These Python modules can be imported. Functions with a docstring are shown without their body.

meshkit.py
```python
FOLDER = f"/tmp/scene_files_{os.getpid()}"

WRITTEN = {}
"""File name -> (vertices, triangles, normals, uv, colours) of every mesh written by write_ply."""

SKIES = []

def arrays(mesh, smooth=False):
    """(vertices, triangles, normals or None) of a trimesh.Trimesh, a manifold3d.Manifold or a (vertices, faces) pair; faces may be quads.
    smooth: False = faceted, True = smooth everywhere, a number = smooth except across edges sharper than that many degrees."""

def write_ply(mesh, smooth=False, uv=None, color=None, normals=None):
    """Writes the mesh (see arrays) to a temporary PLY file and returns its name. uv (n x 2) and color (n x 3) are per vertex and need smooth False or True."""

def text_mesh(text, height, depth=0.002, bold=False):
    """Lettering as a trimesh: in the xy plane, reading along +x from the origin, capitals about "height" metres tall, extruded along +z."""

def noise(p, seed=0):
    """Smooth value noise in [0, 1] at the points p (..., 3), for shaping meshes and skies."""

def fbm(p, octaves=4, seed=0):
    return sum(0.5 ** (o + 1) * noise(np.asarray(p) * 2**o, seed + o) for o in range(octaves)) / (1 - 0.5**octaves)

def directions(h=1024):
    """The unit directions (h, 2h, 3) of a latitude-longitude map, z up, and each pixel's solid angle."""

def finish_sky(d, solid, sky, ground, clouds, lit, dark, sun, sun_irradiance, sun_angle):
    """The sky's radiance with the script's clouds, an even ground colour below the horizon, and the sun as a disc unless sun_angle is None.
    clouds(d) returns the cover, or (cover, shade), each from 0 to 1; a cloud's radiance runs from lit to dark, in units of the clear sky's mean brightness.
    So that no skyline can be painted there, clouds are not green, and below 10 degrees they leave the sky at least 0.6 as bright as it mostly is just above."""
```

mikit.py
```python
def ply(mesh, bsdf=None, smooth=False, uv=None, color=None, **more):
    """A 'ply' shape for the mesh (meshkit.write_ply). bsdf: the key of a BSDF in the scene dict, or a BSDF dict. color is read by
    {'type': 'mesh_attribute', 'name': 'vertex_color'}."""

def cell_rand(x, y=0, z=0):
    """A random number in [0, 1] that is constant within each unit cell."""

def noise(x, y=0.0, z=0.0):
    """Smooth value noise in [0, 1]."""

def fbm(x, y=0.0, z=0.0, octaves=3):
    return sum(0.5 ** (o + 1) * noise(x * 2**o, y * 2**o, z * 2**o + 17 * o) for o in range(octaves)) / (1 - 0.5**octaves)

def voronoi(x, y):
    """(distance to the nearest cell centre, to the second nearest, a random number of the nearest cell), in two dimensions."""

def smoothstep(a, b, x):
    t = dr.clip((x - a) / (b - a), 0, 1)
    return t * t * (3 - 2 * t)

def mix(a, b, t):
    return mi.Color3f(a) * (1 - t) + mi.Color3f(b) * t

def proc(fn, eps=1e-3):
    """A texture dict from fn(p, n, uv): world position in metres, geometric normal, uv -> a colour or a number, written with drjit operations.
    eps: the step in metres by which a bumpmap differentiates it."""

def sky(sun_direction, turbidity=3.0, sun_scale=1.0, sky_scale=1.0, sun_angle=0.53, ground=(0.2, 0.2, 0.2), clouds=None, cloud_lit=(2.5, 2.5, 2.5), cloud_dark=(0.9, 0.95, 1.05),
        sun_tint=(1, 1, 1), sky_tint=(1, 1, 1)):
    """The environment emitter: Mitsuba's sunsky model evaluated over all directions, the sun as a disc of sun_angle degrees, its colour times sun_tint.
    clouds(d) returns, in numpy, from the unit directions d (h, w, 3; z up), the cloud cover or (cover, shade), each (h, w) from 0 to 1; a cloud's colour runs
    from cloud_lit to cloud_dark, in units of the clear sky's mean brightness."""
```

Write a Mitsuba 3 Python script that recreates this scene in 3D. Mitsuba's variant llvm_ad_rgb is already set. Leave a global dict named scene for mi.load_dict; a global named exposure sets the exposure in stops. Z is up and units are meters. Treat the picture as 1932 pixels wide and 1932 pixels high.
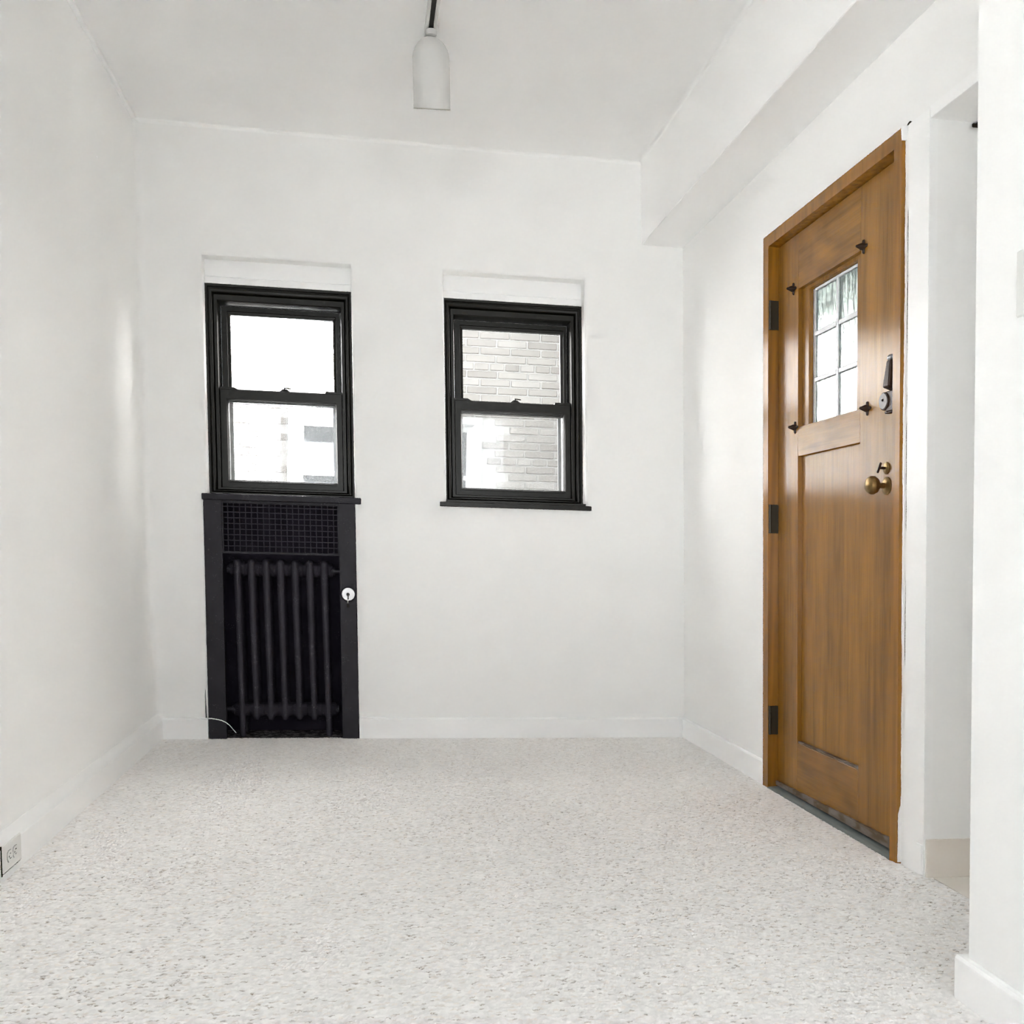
import math, random
import numpy as np, trimesh, manifold3d
import drjit as dr
import mitsuba as mi
import mikit, meshkit
from mikit import proc, fbm, noise, smoothstep, mix, cell_rand
from shapely.geometry import Polygon, box as sbox
from trimesh.creation import extrude_polygon

T = mi.ScalarTransform4f
random.seed(7); RNG = np.random.default_rng(7)
scene, labels = {"type": "scene"}, {}

# ------------------------------------------------------------------ camera
CAM_POS = (0.923798, -4.513935, 0.857841)
CAM_RIGHT, CAM_FWD, CAM_UP = (0.989089, -0.145356, 0.023959), (0.146227, 0.988447, -0.039872), (-0.017887, 0.042941, 0.998917)
FOCAL_PX = 1814.72
m = np.eye(4)
m[:3, 0], m[:3, 1], m[:3, 2], m[:3, 3] = -np.array(CAM_RIGHT), CAM_UP, CAM_FWD, CAM_POS
scene["camera"] = {"type": "perspective", "to_world": T(m.tolist()), "fov_axis": "x", "fov": 2 * math.degrees(math.atan(966 / FOCAL_PX)),
                   "principal_point_offset_x": 0.0, "principal_point_offset_y": -(1123.07 - 966) / 1932, "near_clip": 0.02, "far_clip": 500.0}

# ------------------------------------------------------------------ light
exposure = 4.95
SUN = (0.85, -0.35, 0.60)


def cloud_cover(d):
    # an even, bright, hazy overcast
    n = meshkit.fbm(d * 3.0, 3, 5)
    return 0.93 + 0.07 * n, 0.25 * n


scene["sky"] = mikit.sky(SUN, turbidity=4.0, sun_scale=29.0, sky_scale=1.0, sun_angle=1.2, ground=(0.07, 0.07, 0.07), clouds=cloud_cover,
                         cloud_lit=(1.56, 1.61, 1.66), cloud_dark=(1.31, 1.36, 1.41), sun_tint=(0.79, 1.0, 1.46))

# ------------------------------------------------------------------ materials
def two(b): return {"type": "twosided", "bsdf": b}
def rgb(*c): return {"type": "rgb", "value": list(c)}
def matte(*c): return two({"type": "diffuse", "reflectance": rgb(*c)})
def gloss(c, alpha, ior=1.5): return two({"type": "roughplastic", "nonlinear": True, "diffuse_reflectance": c if isinstance(c, dict) else rgb(*c), "alpha": alpha, "int_ior": ior, "distribution": "ggx"})


def wall_relief(p, n, uv):
    return 0.0004 * fbm(p.x * 7, p.y * 7, p.z * 7, 2) + 0.00008 * noise(p.x * 160, p.y * 160, p.z * 160)


WALL_C = (0.84, 0.838, 0.828)
def satin(c, rough=0.4, spec=0.5): return two({"type": "principled", "base_color": rgb(*c), "roughness": rough, "specular": spec})
def mat(key, b):
    scene[key] = b
    return key
mat("m_wall", two({"type": "bumpmap", "arbitrary": proc(wall_relief, 2e-3), "scale": 1.0,
                   "bsdf": {"type": "principled", "base_color": rgb(*WALL_C), "roughness": 0.68, "specular": 0.22}}))
mat("m_ceiling", satin((0.87, 0.868, 0.86), 0.6, 0.35))
mat("m_trim", satin((0.86, 0.86, 0.855), 0.38))
mat("m_plain_white", matte(0.80, 0.795, 0.78))


def wood_color(p, n, uv):
    w = noise(p.y * 3, p.z * 0.7, p.x * 3)
    g = fbm(p.y * 55 + 3 * w, p.z * 2.2, p.x * 40, 3)
    f = fbm(p.y * 260, p.z * 9.0, p.x * 200, 2)
    fig = fbm(p.y * 16 + 2.0 * w, p.z * 3.5, 5.0, 3)
    t = dr.clip(0.55 * g + 0.30 * f + 0.35 * fig - 0.1, 0, 1)
    c = mix((0.120, 0.047, 0.0018), (0.300, 0.126, 0.0055), smoothstep(0.0, 1.0, t))
    return c


def wood_frame_color(p, n, uv):
    g = fbm(p.y * 60, p.z * 2.5, p.x * 60, 3)
    return mix((0.150, 0.058, 0.0025), (0.310, 0.126, 0.0060), smoothstep(0.0, 1.0, g))


def rail_wood_color(p, n, uv):
    w = noise(p.y * 2, p.z * 4, 1.0)
    g = fbm(p.y * 4.0 + 1.5 * w, p.z * 60, p.x * 40, 3)
    f = fbm(p.y * 11.0, p.z * 260, p.x * 200, 2)
    fig = fbm(p.y * 7 + 2.5 * w, p.z * 13, 5.0, 3)
    t = dr.clip(0.45 * g + 0.25 * f + 0.5 * fig - 0.1, 0, 1)
    return mix((0.120, 0.047, 0.0018), (0.290, 0.121, 0.0055), smoothstep(0.0, 1.0, t))


def varnish(fn): return two({"type": "principled", "base_color": proc(fn), "roughness": 0.30, "anisotropic": 0.85, "specular": 0.8})   # brushed on: wider across the grain
mat("m_wood", varnish(wood_color))
mat("m_wood_rail", varnish(rail_wood_color))
mat("m_wood_frame", varnish(wood_frame_color))


def worn_wood(p, n, uv):
    g = fbm(p.y * 12, p.z * 120, p.x * 60, 3)
    s = smoothstep(0.35, 0.7, fbm(p.y * 18, p.z * 40, 2.0, 3))
    return mix(mix((0.20, 0.125, 0.06), (0.30, 0.215, 0.125), g), (0.44, 0.40, 0.37), 0.7 * s)


mat("m_worn_wood", gloss(proc(worn_wood), 0.35))
mat("m_window_black", gloss((0.011, 0.0105, 0.006), 0.17, 1.38))
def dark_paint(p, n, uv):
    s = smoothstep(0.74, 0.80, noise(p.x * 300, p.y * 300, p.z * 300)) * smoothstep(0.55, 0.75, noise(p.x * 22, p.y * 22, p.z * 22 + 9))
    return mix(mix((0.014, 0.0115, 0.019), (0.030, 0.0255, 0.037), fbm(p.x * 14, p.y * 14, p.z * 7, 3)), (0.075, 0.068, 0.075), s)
def iron_paint(p, n, uv): return dark_paint(p, n, uv) * 2.0
mat("m_niche_shade", two({"type": "diffuse", "reflectance": proc(dark_paint)}))  # recess shade put into the colour, in the dark tones of the cover
mat("m_grille", gloss((0.056, 0.050, 0.066), 0.3, 1.45))
mat("m_cover_black", gloss(proc(dark_paint), 0.30, 1.38))
mat("m_iron", gloss(proc(iron_paint), 0.34, 1.45))
mat("m_dust", two({"type": "diffuse", "reflectance": proc(lambda p, n, uv: mix((0.03, 0.028, 0.03), (0.16, 0.15, 0.15), smoothstep(0.35, 0.8, fbm(p.x * 70, p.y * 70, 1.0, 3))))}))
mat("m_glass", {"type": "thindielectric", "int_ior": 1.5, "specular_transmittance": rgb(0.96, 0.97, 0.965)})
mat("m_pane_glass", {"type": "roughdielectric", "int_ior": 1.5, "alpha": 0.10, "specular_transmittance": rgb(0.86, 0.93, 0.91)})
mat("m_screen", matte(0.42, 0.42, 0.42))
mat("m_aluminium", gloss((0.55, 0.56, 0.56), 0.3))
mat("m_lead", two({"type": "roughconductor", "material": "none", "specular_reflectance": rgb(0.50, 0.51, 0.52), "alpha": 0.35}))
mat("m_old_brass", two({"type": "principled", "base_color": rgb(0.26, 0.165, 0.062), "metallic": 0.9, "roughness": 0.30}))
mat("m_bronze_dark", two({"type": "principled", "base_color": rgb(0.030, 0.015, 0.008), "metallic": 0.15, "roughness": 0.40, "specular": 0.4}))
mat("m_chrome", two({"type": "principled", "base_color": rgb(0.27, 0.27, 0.28), "metallic": 1.0, "roughness": 0.36}))
mat("m_lock_face", two({"type": "principled", "base_color": rgb(0.13, 0.125, 0.125), "metallic": 0.8, "roughness": 0.42}))
mat("m_shaded_wood", matte(0.050, 0.026, 0.012))  # brown of the crack strip, darkened for the shade in the gap
mat("m_hinge", two({"type": "principled", "base_color": rgb(0.045, 0.040, 0.028), "metallic": 0.6, "roughness": 0.38}))
mat("m_threshold", two({"type": "principled", "base_color": proc(lambda p, n, uv: mix((0.13, 0.16, 0.16), (0.24, 0.27, 0.265), fbm(p.x * 60, p.y * 9, 1.0, 3))), "metallic": 0.3, "roughness": 0.45}))
mat("m_fixture", satin((0.59, 0.585, 0.57), 0.5))
mat("m_plate", satin((0.69, 0.685, 0.665), 0.4))
mat("m_enamel", satin((0.90, 0.90, 0.92), 0.3))
mat("m_dark", matte(0.02, 0.016, 0.012))
mat("m_slot_grey", matte(0.06, 0.06, 0.055))
mat("m_socket_grey", gloss((0.50, 0.49, 0.45), 0.25))
mat("m_teal", matte(0.34, 0.43, 0.42))
mat("m_vinyl", two({"type": "principled", "base_color": proc(lambda p, n, uv: mix((0.74, 0.69, 0.63), (0.80, 0.77, 0.72), fbm(p.x * 7, p.y * 7, 2.0, 3))), "roughness": 0.4, "specular": 0.4}))
mat("m_vinyl_base", two({"type": "principled", "base_color": proc(lambda p, n, uv: mix((0.72, 0.655, 0.585), (0.78, 0.735, 0.68), fbm(p.x * 9, p.y * 9, p.z * 9, 3))), "roughness": 0.4, "specular": 0.4}))
mat("m_carpet", two({"type": "diffuse", "reflectance": {"type": "mesh_attribute", "name": "vertex_color"}}))
BRICKS = [(0.215, 0.205, 0.197), (0.235, 0.225, 0.217), (0.195, 0.185, 0.178), (0.25, 0.241, 0.235), (0.225, 0.215, 0.208)]
for i, b in enumerate(BRICKS):
    mat(f"m_brick_{i}", matte(*b))
mat("m_mortar", matte(0.33, 0.327, 0.323))
mat("m_far_trim", matte(0.32, 0.32, 0.32))
mat("m_far_pane", gloss((0.018, 0.019, 0.021), 0.1, 1.3))
mat("m_outside", matte(0.16, 0.16, 0.16))
mat("m_ground", matte(0.15, 0.15, 0.15))
mat("m_paint_edge", satin((0.86, 0.86, 0.85), 0.38))

# ------------------------------------------------------------------ helpers
LEAN = -0.0352          # the old house stands 2 degrees out of plumb towards the left


def lean(v):
    v = np.array(v, float)
    v[:, 0] += LEAN * v[:, 2]
    return v


def numbered(key):
    if key not in scene and not any(k.startswith(key + "__") for k in scene): return key
    i = 1
    while f"{key}_{i:03d}" in scene or any(k.startswith(f"{key}_{i:03d}__") for k in scene): i += 1
    return f"{key}_{i:03d}"


def obj(name, mesh, material, parent=None, smooth=False, plumb=True, **kw):
    key = numbered(f"{parent}__{name}" if parent else name)
    v, f, n = None, None, None
    if isinstance(mesh, list): mesh = trimesh.util.concatenate(mesh)
    if hasattr(mesh, "to_mesh"):
        mm = mesh.to_mesh(); mesh = trimesh.Trimesh(mm.vert_properties[:, :3], mm.tri_verts, process=False)
    mesh = mesh.copy()
    if plumb: mesh.vertices = lean(mesh.vertices)
    if material.startswith("m_wood"):      # u runs across the grain
        mesh = trimesh.Trimesh(mesh.triangles.reshape(-1, 3), np.arange(3 * len(mesh.faces)).reshape(-1, 3), process=False)
        q = np.array(mesh.vertices); fn = np.repeat(np.abs(mesh.face_normals), 3, axis=0)
        kw["uv"] = np.stack([np.where(fn[:, 1] > 0.9, q[:, 0], q[:, 1]), np.where(fn[:, 2] > 0.9, q[:, 0], q[:, 2])], -1)
    scene[key] = mikit.ply(mesh, material, smooth, **kw)
    return key


def tag(key, label=None, category=None, group=None, kind=None):
    d = {k: v for k, v in (("label", label), ("category", category), ("group", group), ("kind", kind)) if v}
    labels[key] = d
    return key


def struct(key, label): return tag(key, label, None, None, "structure")


def bx(x0, x1, y0, y1, z0, z1, r=0.0):
    """A box; r rounds (chamfers) its edges."""
    x0, x1 = min(x0, x1), max(x0, x1); y0, y1 = min(y0, y1), max(y0, y1); z0, z1 = min(z0, z1), max(z0, z1)
    if r <= 0:
        return trimesh.creation.box(bounds=[[x0, y0, z0], [x1, y1, z1]])
    pts = []
    for sx, cx in ((1, x0), (-1, x1)):
        for sy, cy in ((1, y0), (-1, y1)):
            for sz, cz in ((1, z0), (-1, z1)):
                for a in range(3):
                    o = [r, r, r]; o[a] = 0
                    pts.append((cx + sx * o[0], cy + sy * o[1], cz + sz * o[2]))
    return trimesh.convex.convex_hull(np.array(pts))


def to_world(plane, a, b, d):
    """plane 'back': a=x, b=z, depth=y.  plane 'right': a=y, b=z, depth=x."""
    a, b, d = np.broadcast_arrays(np.asarray(a, float), np.asarray(b, float), np.asarray(d, float))
    return np.stack([a, d, b], -1) if plane == "back" else np.stack([d, a, b], -1)


def rings(plane, rr, closed=True):
    """A mitred frame: rr = list of (a0, a1, b0, b1, depth); consecutive rectangles are joined by quads."""
    v, f = [], []
    for a0, a1, b0, b1, d in rr:
        v += list(to_world(plane, [a0, a1, a1, a0], [b0, b0, b1, b1], d))
    n = len(rr)
    for i in range(n if closed else n - 1):
        j = (i + 1) % n
        for k in range(4):
            l = (k + 1) % 4
            f += [[4 * i + k, 4 * i + l, 4 * j + l], [4 * i + k, 4 * j + l, 4 * j + k]]
    me = trimesh.Trimesh(np.array(v), np.array(f), process=False)
    if closed: trimesh.repair.fix_normals(me)
    return me


def inset(base, prof, side=(1, 1, 1, 1)):
    a0, a1, b0, b1 = base
    return [(a0 + i * side[0], a1 - i * side[1], b0 + i * side[2], b1 - i * side[3], d) for i, d in prof]


def poly_prism(plane, poly, d0, d1):
    """A shapely polygon in (a, b), extruded from depth d0 to d1."""
    geoms = getattr(poly, "geoms", [poly])
    out = []
    for g in geoms:
        me = extrude_polygon(g, abs(d1 - d0), engine="earcut")
        v = np.array(me.vertices)
        me = trimesh.Trimesh(to_world(plane, v[:, 0], v[:, 1], min(d0, d1) + v[:, 2]), me.faces, process=False)
        if plane == "back": me.invert()
        out.append(me)
    return trimesh.util.concatenate(out)


def lathe(profile, center, axis, sections=32):
    """profile: list of (r, h) along the axis from the centre."""
    me = trimesh.creation.revolve(np.array(profile, float), sections=sections)
    me.apply_transform(trimesh.geometry.align_vectors([0, 0, 1], axis))
    me.apply_translation(center)
    return me


def tube(pts, r, n=8):
    pts = np.array(pts, float)
    circ = Polygon([(r * math.cos(t), r * math.sin(t)) for t in np.linspace(0, 2 * math.pi, n, endpoint=False)])
    return trimesh.creation.sweep_polygon(circ, pts, engine="earcut")


def hull(points_radii, seg=16):
    hs = [manifold3d.Manifold.sphere(r, seg).translate(p) for p, r in points_radii]
    return manifold3d.Manifold.batch_hull(hs)


# ------------------------------------------------------------------ dimensions (metres, before the lean)
XR, H, HB, XB = 2.463, 2.745, 2.358, 2.257      # right wall, ceiling, beam underside, beam face
REAR = -6.4                                      # wall behind the camera
XF, YF = 2.116, -2.785                           # near partition on the right
WIN = [(0.2290, 0.8860), (1.3110, 1.9770)]
WZ0, WZ1 = 1.110, 2.176                          # reveal bottom (on the sill) and top
R_NOSE = 0.012

# ------------------------------------------------------------------ floor
struct(obj("floor", [bx(-0.35, XR + 0.03, -4.3, 0.0, -0.16, -0.012), bx(-2.9, 5.3, REAR - 0.2, -3.7, -0.16, -0.012)], "m_plain_white"), "floor under the carpet and the hall")
obj("niche_floor", bx(0.2, 0.9, 0.0, 0.24, -0.16, -0.004), "m_dust", "floor")
labels["floor__niche_floor"] = {"label": "dusty dark floor under the radiator"}


def carpet():
    px, py = 0.0098, 0.0064
    x = np.arange(-0.02, 2.482, 0.0031); y = np.arange(-3.15, 0.0301, 0.0028)
    X, Y = np.meshgrid(x, y)
    X = X + RNG.normal(0, 0.0006, X.shape); Y = Y + RNG.normal(0, 0.0006, Y.shape)
    warp = meshkit.fbm(np.stack([X * 9, Y * 9, X * 0], -1), 2, 3)
    yy = Y / py + 0.8 * warp
    J = np.floor(yy).astype(int)
    def rnd(i, j, s):
        h = (i.astype(np.int64) * 374761393 + j.astype(np.int64) * 668265263 + s * 2147483647) & 0xFFFFFFFF
        h = ((h ^ (h >> 13)) * 1274126177) & 0xFFFFFFFF
        return ((h ^ (h >> 16)) & 0xFFFFFF) / 16777215.0
    xx = X / px + rnd(J * 0, J, 1) + 1.2 * meshkit.noise(np.stack([X * 40, Y * 20, X * 0], -1), 8)
    I = np.floor(xx).astype(int)
    r1, r2, r3 = rnd(I, J, 2), rnd(I, J, 3), rnd(I, J, 4)
    u, w = (xx - I) * 2 - 1, (yy - J) * 2 - 1
    dome = np.sqrt(np.clip(1 - 0.8 * np.abs(u) ** 2.5 - 0.9 * np.abs(w) ** 2.5, 0, 1))
    z = (0.0026 + 0.0018 * r1) * dome
    wear = meshkit.fbm(np.stack([X * 2.2, Y * 2.2, X * 0], -1), 3, 11)
    # loops that are missing or pressed flat leave dark dashes
    gap = (r2 < 0.055 + 0.40 * np.clip(wear - 0.46, 0, 1)) & (w < 0.1) & (np.abs(u) < 0.85)
    z = np.where(gap, z * 0.2 - 0.002, z)
    C = np.array([0.88, 0.862, 0.845]) * (0.92 + 0.16 * r3)[..., None]
    C = C * (1 + 0.05 * (meshkit.fbm(np.stack([X * 55, Y * 55, X * 0], -1), 2, 21) - 0.5))[..., None]
    tan = (rnd(I, J, 6) < 0.10)[..., None]
    C = np.where(tan, C * np.array([0.94, 0.915, 0.89]), C)
    C = np.where(gap[..., None], np.array([0.27, 0.215, 0.165]) * (0.6 + 0.8 * r3)[..., None], C)
    z = z - 0.0065
    edge = np.clip((0.03 - Y) / 0.02, 0, 1)
    z = z * edge - 0.008 * (1 - edge)
    n1, n0 = X.shape[1], X.shape[0]
    idx = np.arange(n0 * n1).reshape(n0, n1)
    a, b, c, d = idx[:-1, :-1].ravel(), idx[:-1, 1:].ravel(), idx[1:, 1:].ravel(), idx[1:, :-1].ravel()
    f = np.vstack([np.stack([a, b, c], 1), np.stack([a, c, d], 1)])
    v = np.stack([X, Y, z], -1).reshape(-1, 3)
    # the carpet stops at the walls, the threshold and the hall floor
    cent = v[f].mean(1)
    keep = ~((cent[:, 1] > 0.0) & ((cent[:, 0] < 0.205) | (cent[:, 0] > 0.893)))
    keep &= ~((cent[:, 0] > 2.462) & (cent[:, 1] > -2.07))
    keep &= ~((cent[:, 0] > 2.449 + 0.004 * np.sin(cent[:, 1] * 60)) & (cent[:, 1] < -1.03) & (cent[:, 1] > -1.945))
    me = trimesh.Trimesh(v, f[keep], process=False)
    return me, C.reshape(-1, 3)


cm, cc = carpet()
cm.vertices = lean(cm.vertices)
scene["floor__carpet"] = mikit.ply(cm, "m_carpet", True, color=cc)
labels["floor__carpet"] = {"label": "wall to wall pale grey loop carpet with dark flecks"}
obj("carpet_far_side", [bx(-0.02, XR + 0.02, -4.3, -3.15, -0.012, -0.003), bx(-2.8, 5.2, REAR, -4.3, -0.012, -0.003), bx(XR + 0.02, 5.2, -4.3, -3.7, -0.012, -0.003)], "m_plain_white", "floor")
labels["floor__carpet_far_side"] = {"label": "pale grey carpet further into the room"}
obj("vinyl", bx(2.484, 4.3, -3.6, -2.066, -0.02, -0.004), "m_vinyl", "floor")
labels["floor__vinyl"] = {"label": "beige vinyl floor in the hall opening"}

# ------------------------------------------------------------------ walls
TH = 0.25    # thickness of the outer wall
solid = sbox(-0.4, -0.15, XR + 0.35, 3.0)
holes = []
for a0, a1 in WIN:
    holes.append(sbox(a0 - R_NOSE, WZ0 - 0.02, a1 + R_NOSE, WZ1 + R_NOSE))
holes.append(sbox(0.209, -0.16, 0.888, 1.095))
# the broken plaster beside the radiator cover: a ragged slit
slit = [(0.1985, 0.03), (0.1960, 0.10), (0.1945, 0.13), (0.1962, 0.16), (0.1950, 0.19), (0.1972, 0.21), (0.1975, 0.222), (0.2000, 0.2225), (0.1997, 0.21), (0.1998, 0.19), (0.2005, 0.16), (0.2012, 0.13), (0.2030, 0.10), (0.2060, 0.03)]
holes.append(Polygon(slit))
face = solid
for h in holes: face = face.difference(h)
struct(obj("wall_back", poly_prism("back", face, 0.0, TH), "m_wall"), "white plaster back wall with two windows")
for a0, a1 in WIN:   # rounded plaster nose and reveal round each window
    prof = [(-R_NOSE, 0.0)] + [(-R_NOSE + R_NOSE * math.sin(t), R_NOSE - R_NOSE * math.cos(t)) for t in np.linspace(0, math.pi / 2, 7)][1:] + [(0.0, TH)]
    obj("reveal", rings("back", [(a0 + i, a1 - i, WZ0 - 0.03, WZ1 - i, d) for i, d in prof], False), "m_wall", "wall_back", smooth=40)

# left wall: slightly bowed, with a soft inner corner; it stands at x = 0 at the floor
def left_x(z): return np.interp(z, [-0.2, 0.1, 0.46, 1.17, 1.8, 2.9], [-0.004, -0.010, -0.030, -0.047, -0.048, -0.046])


def left_wall():
    zs = np.concatenate([np.linspace(-0.05, 2.60, 40), [2.68, 2.76]])
    t = np.linspace(0, math.pi / 2, 9); r = 0.025
    prof = [(-0.35, 0.34), (0, 0.34)]
    v, f = [], []
    path = [(r * (1 - math.cos(a)), -r * (1 - math.sin(a))) for a in t]      # offset from the wall face, y : fillet to the back wall
    path = [(0.0, -4.3)] + path                                           # the part behind y=-4.3 holds a window, below
    for z in zs:
        for o, y in path: v.append((left_x(z) + o if o < r - 1e-6 else left_x(z) + r, y, z))
    n = len(path)
    for i in range(len(zs) - 1):
        for k in range(n - 1):
            f += [[i * n + k, i * n + k + 1, (i + 1) * n + k + 1], [i * n + k, (i + 1) * n + k + 1, (i + 1) * n + k]]
    return trimesh.Trimesh(np.array(v), np.array(f), process=False)


k = obj("wall_left", left_wall(), "m_wall", smooth=True)
struct(k, "plain white plaster wall on the left")
obj("backing", bx(-0.35, -0.06, -4.35, 0.34, -0.15, 2.9), "m_plain_white", "wall_left")
# behind the camera the left wall ends and the living room opens out to the left
obj("return", bx(-2.8, -0.046, -4.36, -4.30, -0.15, 2.9), "m_wall", "wall_left")
obj("living_room_side", bx(-2.9, -2.8, REAR - 0.2, -4.3, -0.15, 2.9), "m_wall", "wall_left")

# right wall with the door opening and the hall opening
DY0, DY1, DZ = -1.951, -0.989, 2.086        # outside of the door frame
HY0, HY1, HZ = -3.3, -2.072, 2.060          # hall opening
face = sbox(REAR, -0.15, 0.3, 2.9).difference(sbox(DY0, -0.2, DY1, DZ)).difference(sbox(HY0, -0.2, HY1, HZ)).difference(sbox(REAR - 1, -0.2, HY0 + 0.1, 2.95))
cz = np.linspace(0.55, 1.86, 140); cr = np.random.default_rng(9)
cw = 0.0042 * np.clip(meshkit.fbm(np.stack([cz * 9, cz * 0, cz * 0], -1), 3, 2) * 2.6 - 0.45, 0.02, 1.3) + cr.uniform(0, 0.0006, 140)
cc0 = -1.9668 + 0.0006 * np.sin(cz * 5)
face = face.difference(Polygon(list(zip(cc0 + cw, cz)) + list(zip((cc0 - cw)[::-1], cz[::-1]))).buffer(0))
struct(obj("wall_right", poly_prism("right", face, XR, XR + 0.14), "m_wall"), "white wall on the right around the wooden door")
# casing boards beside and above the hall opening, with a fine seam
stub = sbox(HY1, -0.02, -1.9715, 2.088)
obj("casing", poly_prism("right", stub, XR - 0.004, XR + 0.02), "m_trim", "wall_right")
obj("casing", poly_prism("right", sbox(HY0, HZ, HY1 - 0.001, 2.092), XR - 0.003, XR + 0.02), "m_trim", "wall_right")
obj("plinth", bx(XR - 0.009, XR, HY1 + 0.003, HY1 + 0.034, 0.0, 0.085, 0.002), "m_trim", "wall_right")
# ragged edge of old paint on the side of the door frame and on the board beside it
def ragged(n, z0, z1, seed):
    r = np.random.default_rng(seed)
    z = np.linspace(z0, z1, n)
    e = 0.0032 + 0.0030 * (meshkit.fbm(np.stack([z * 7, z * 0, z * 0 + seed], -1), 3) - 0.5) * 2 + r.normal(0, 0.0003, n)
    e = np.where(z < 0.16, e + 0.007 * np.clip((0.17 - z) / 0.03, 0, 1), e)
    return z, np.clip(e, 0.0005, 0.013)
z, e = ragged(260, 0.0, 2.05, 4)
v = [(XR + 0.004, zz) for zz in z] + [(XR - ee, zz) for zz, ee in zip(z[::-1], e[::-1])]
pp = Polygon(v).buffer(0)
me = extrude_polygon(pp if pp.geom_type == "Polygon" else max(pp.geoms, key=lambda g: g.area), 0.0012, engine="earcut")
w = np.array(me.vertices)
obj("paint_edge", trimesh.Trimesh(np.stack([w[:, 0], DY0 - 0.0003 - w[:, 2], w[:, 1]], -1), me.faces, process=False), "m_paint_edge", "wall_right")
labels["wall_right__paint_edge"] = {"label": "ragged white paint edge along the door frame"}
obj("joint_wood", bx(XR + 0.0006, XR + 0.13, -1.9652, -1.9580, 0.5, 1.9), "m_shaded_wood", "wall_right")  # wood strip added in the crack, gap shade put into its colour
obj("paint_drip", poly_prism("right", Polygon([(-1.949, 2.087), (-1.962, 2.087), (-1.9585, 2.070), (-1.9555, 2.052), (-1.9535, 2.050), (-1.9515, 2.064)]), XR - 0.0155, XR), "m_paint_edge", "wall_right")
obj("plaster_chip", poly_prism("right", Polygon([(-1.960, 2.0895), (-1.968, 2.0935), (-1.976, 2.0945), (-1.981, 2.0910), (-1.972, 2.0880)]), XR - 0.0042, XR - 0.001), "m_dark", "wall_right")

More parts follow.
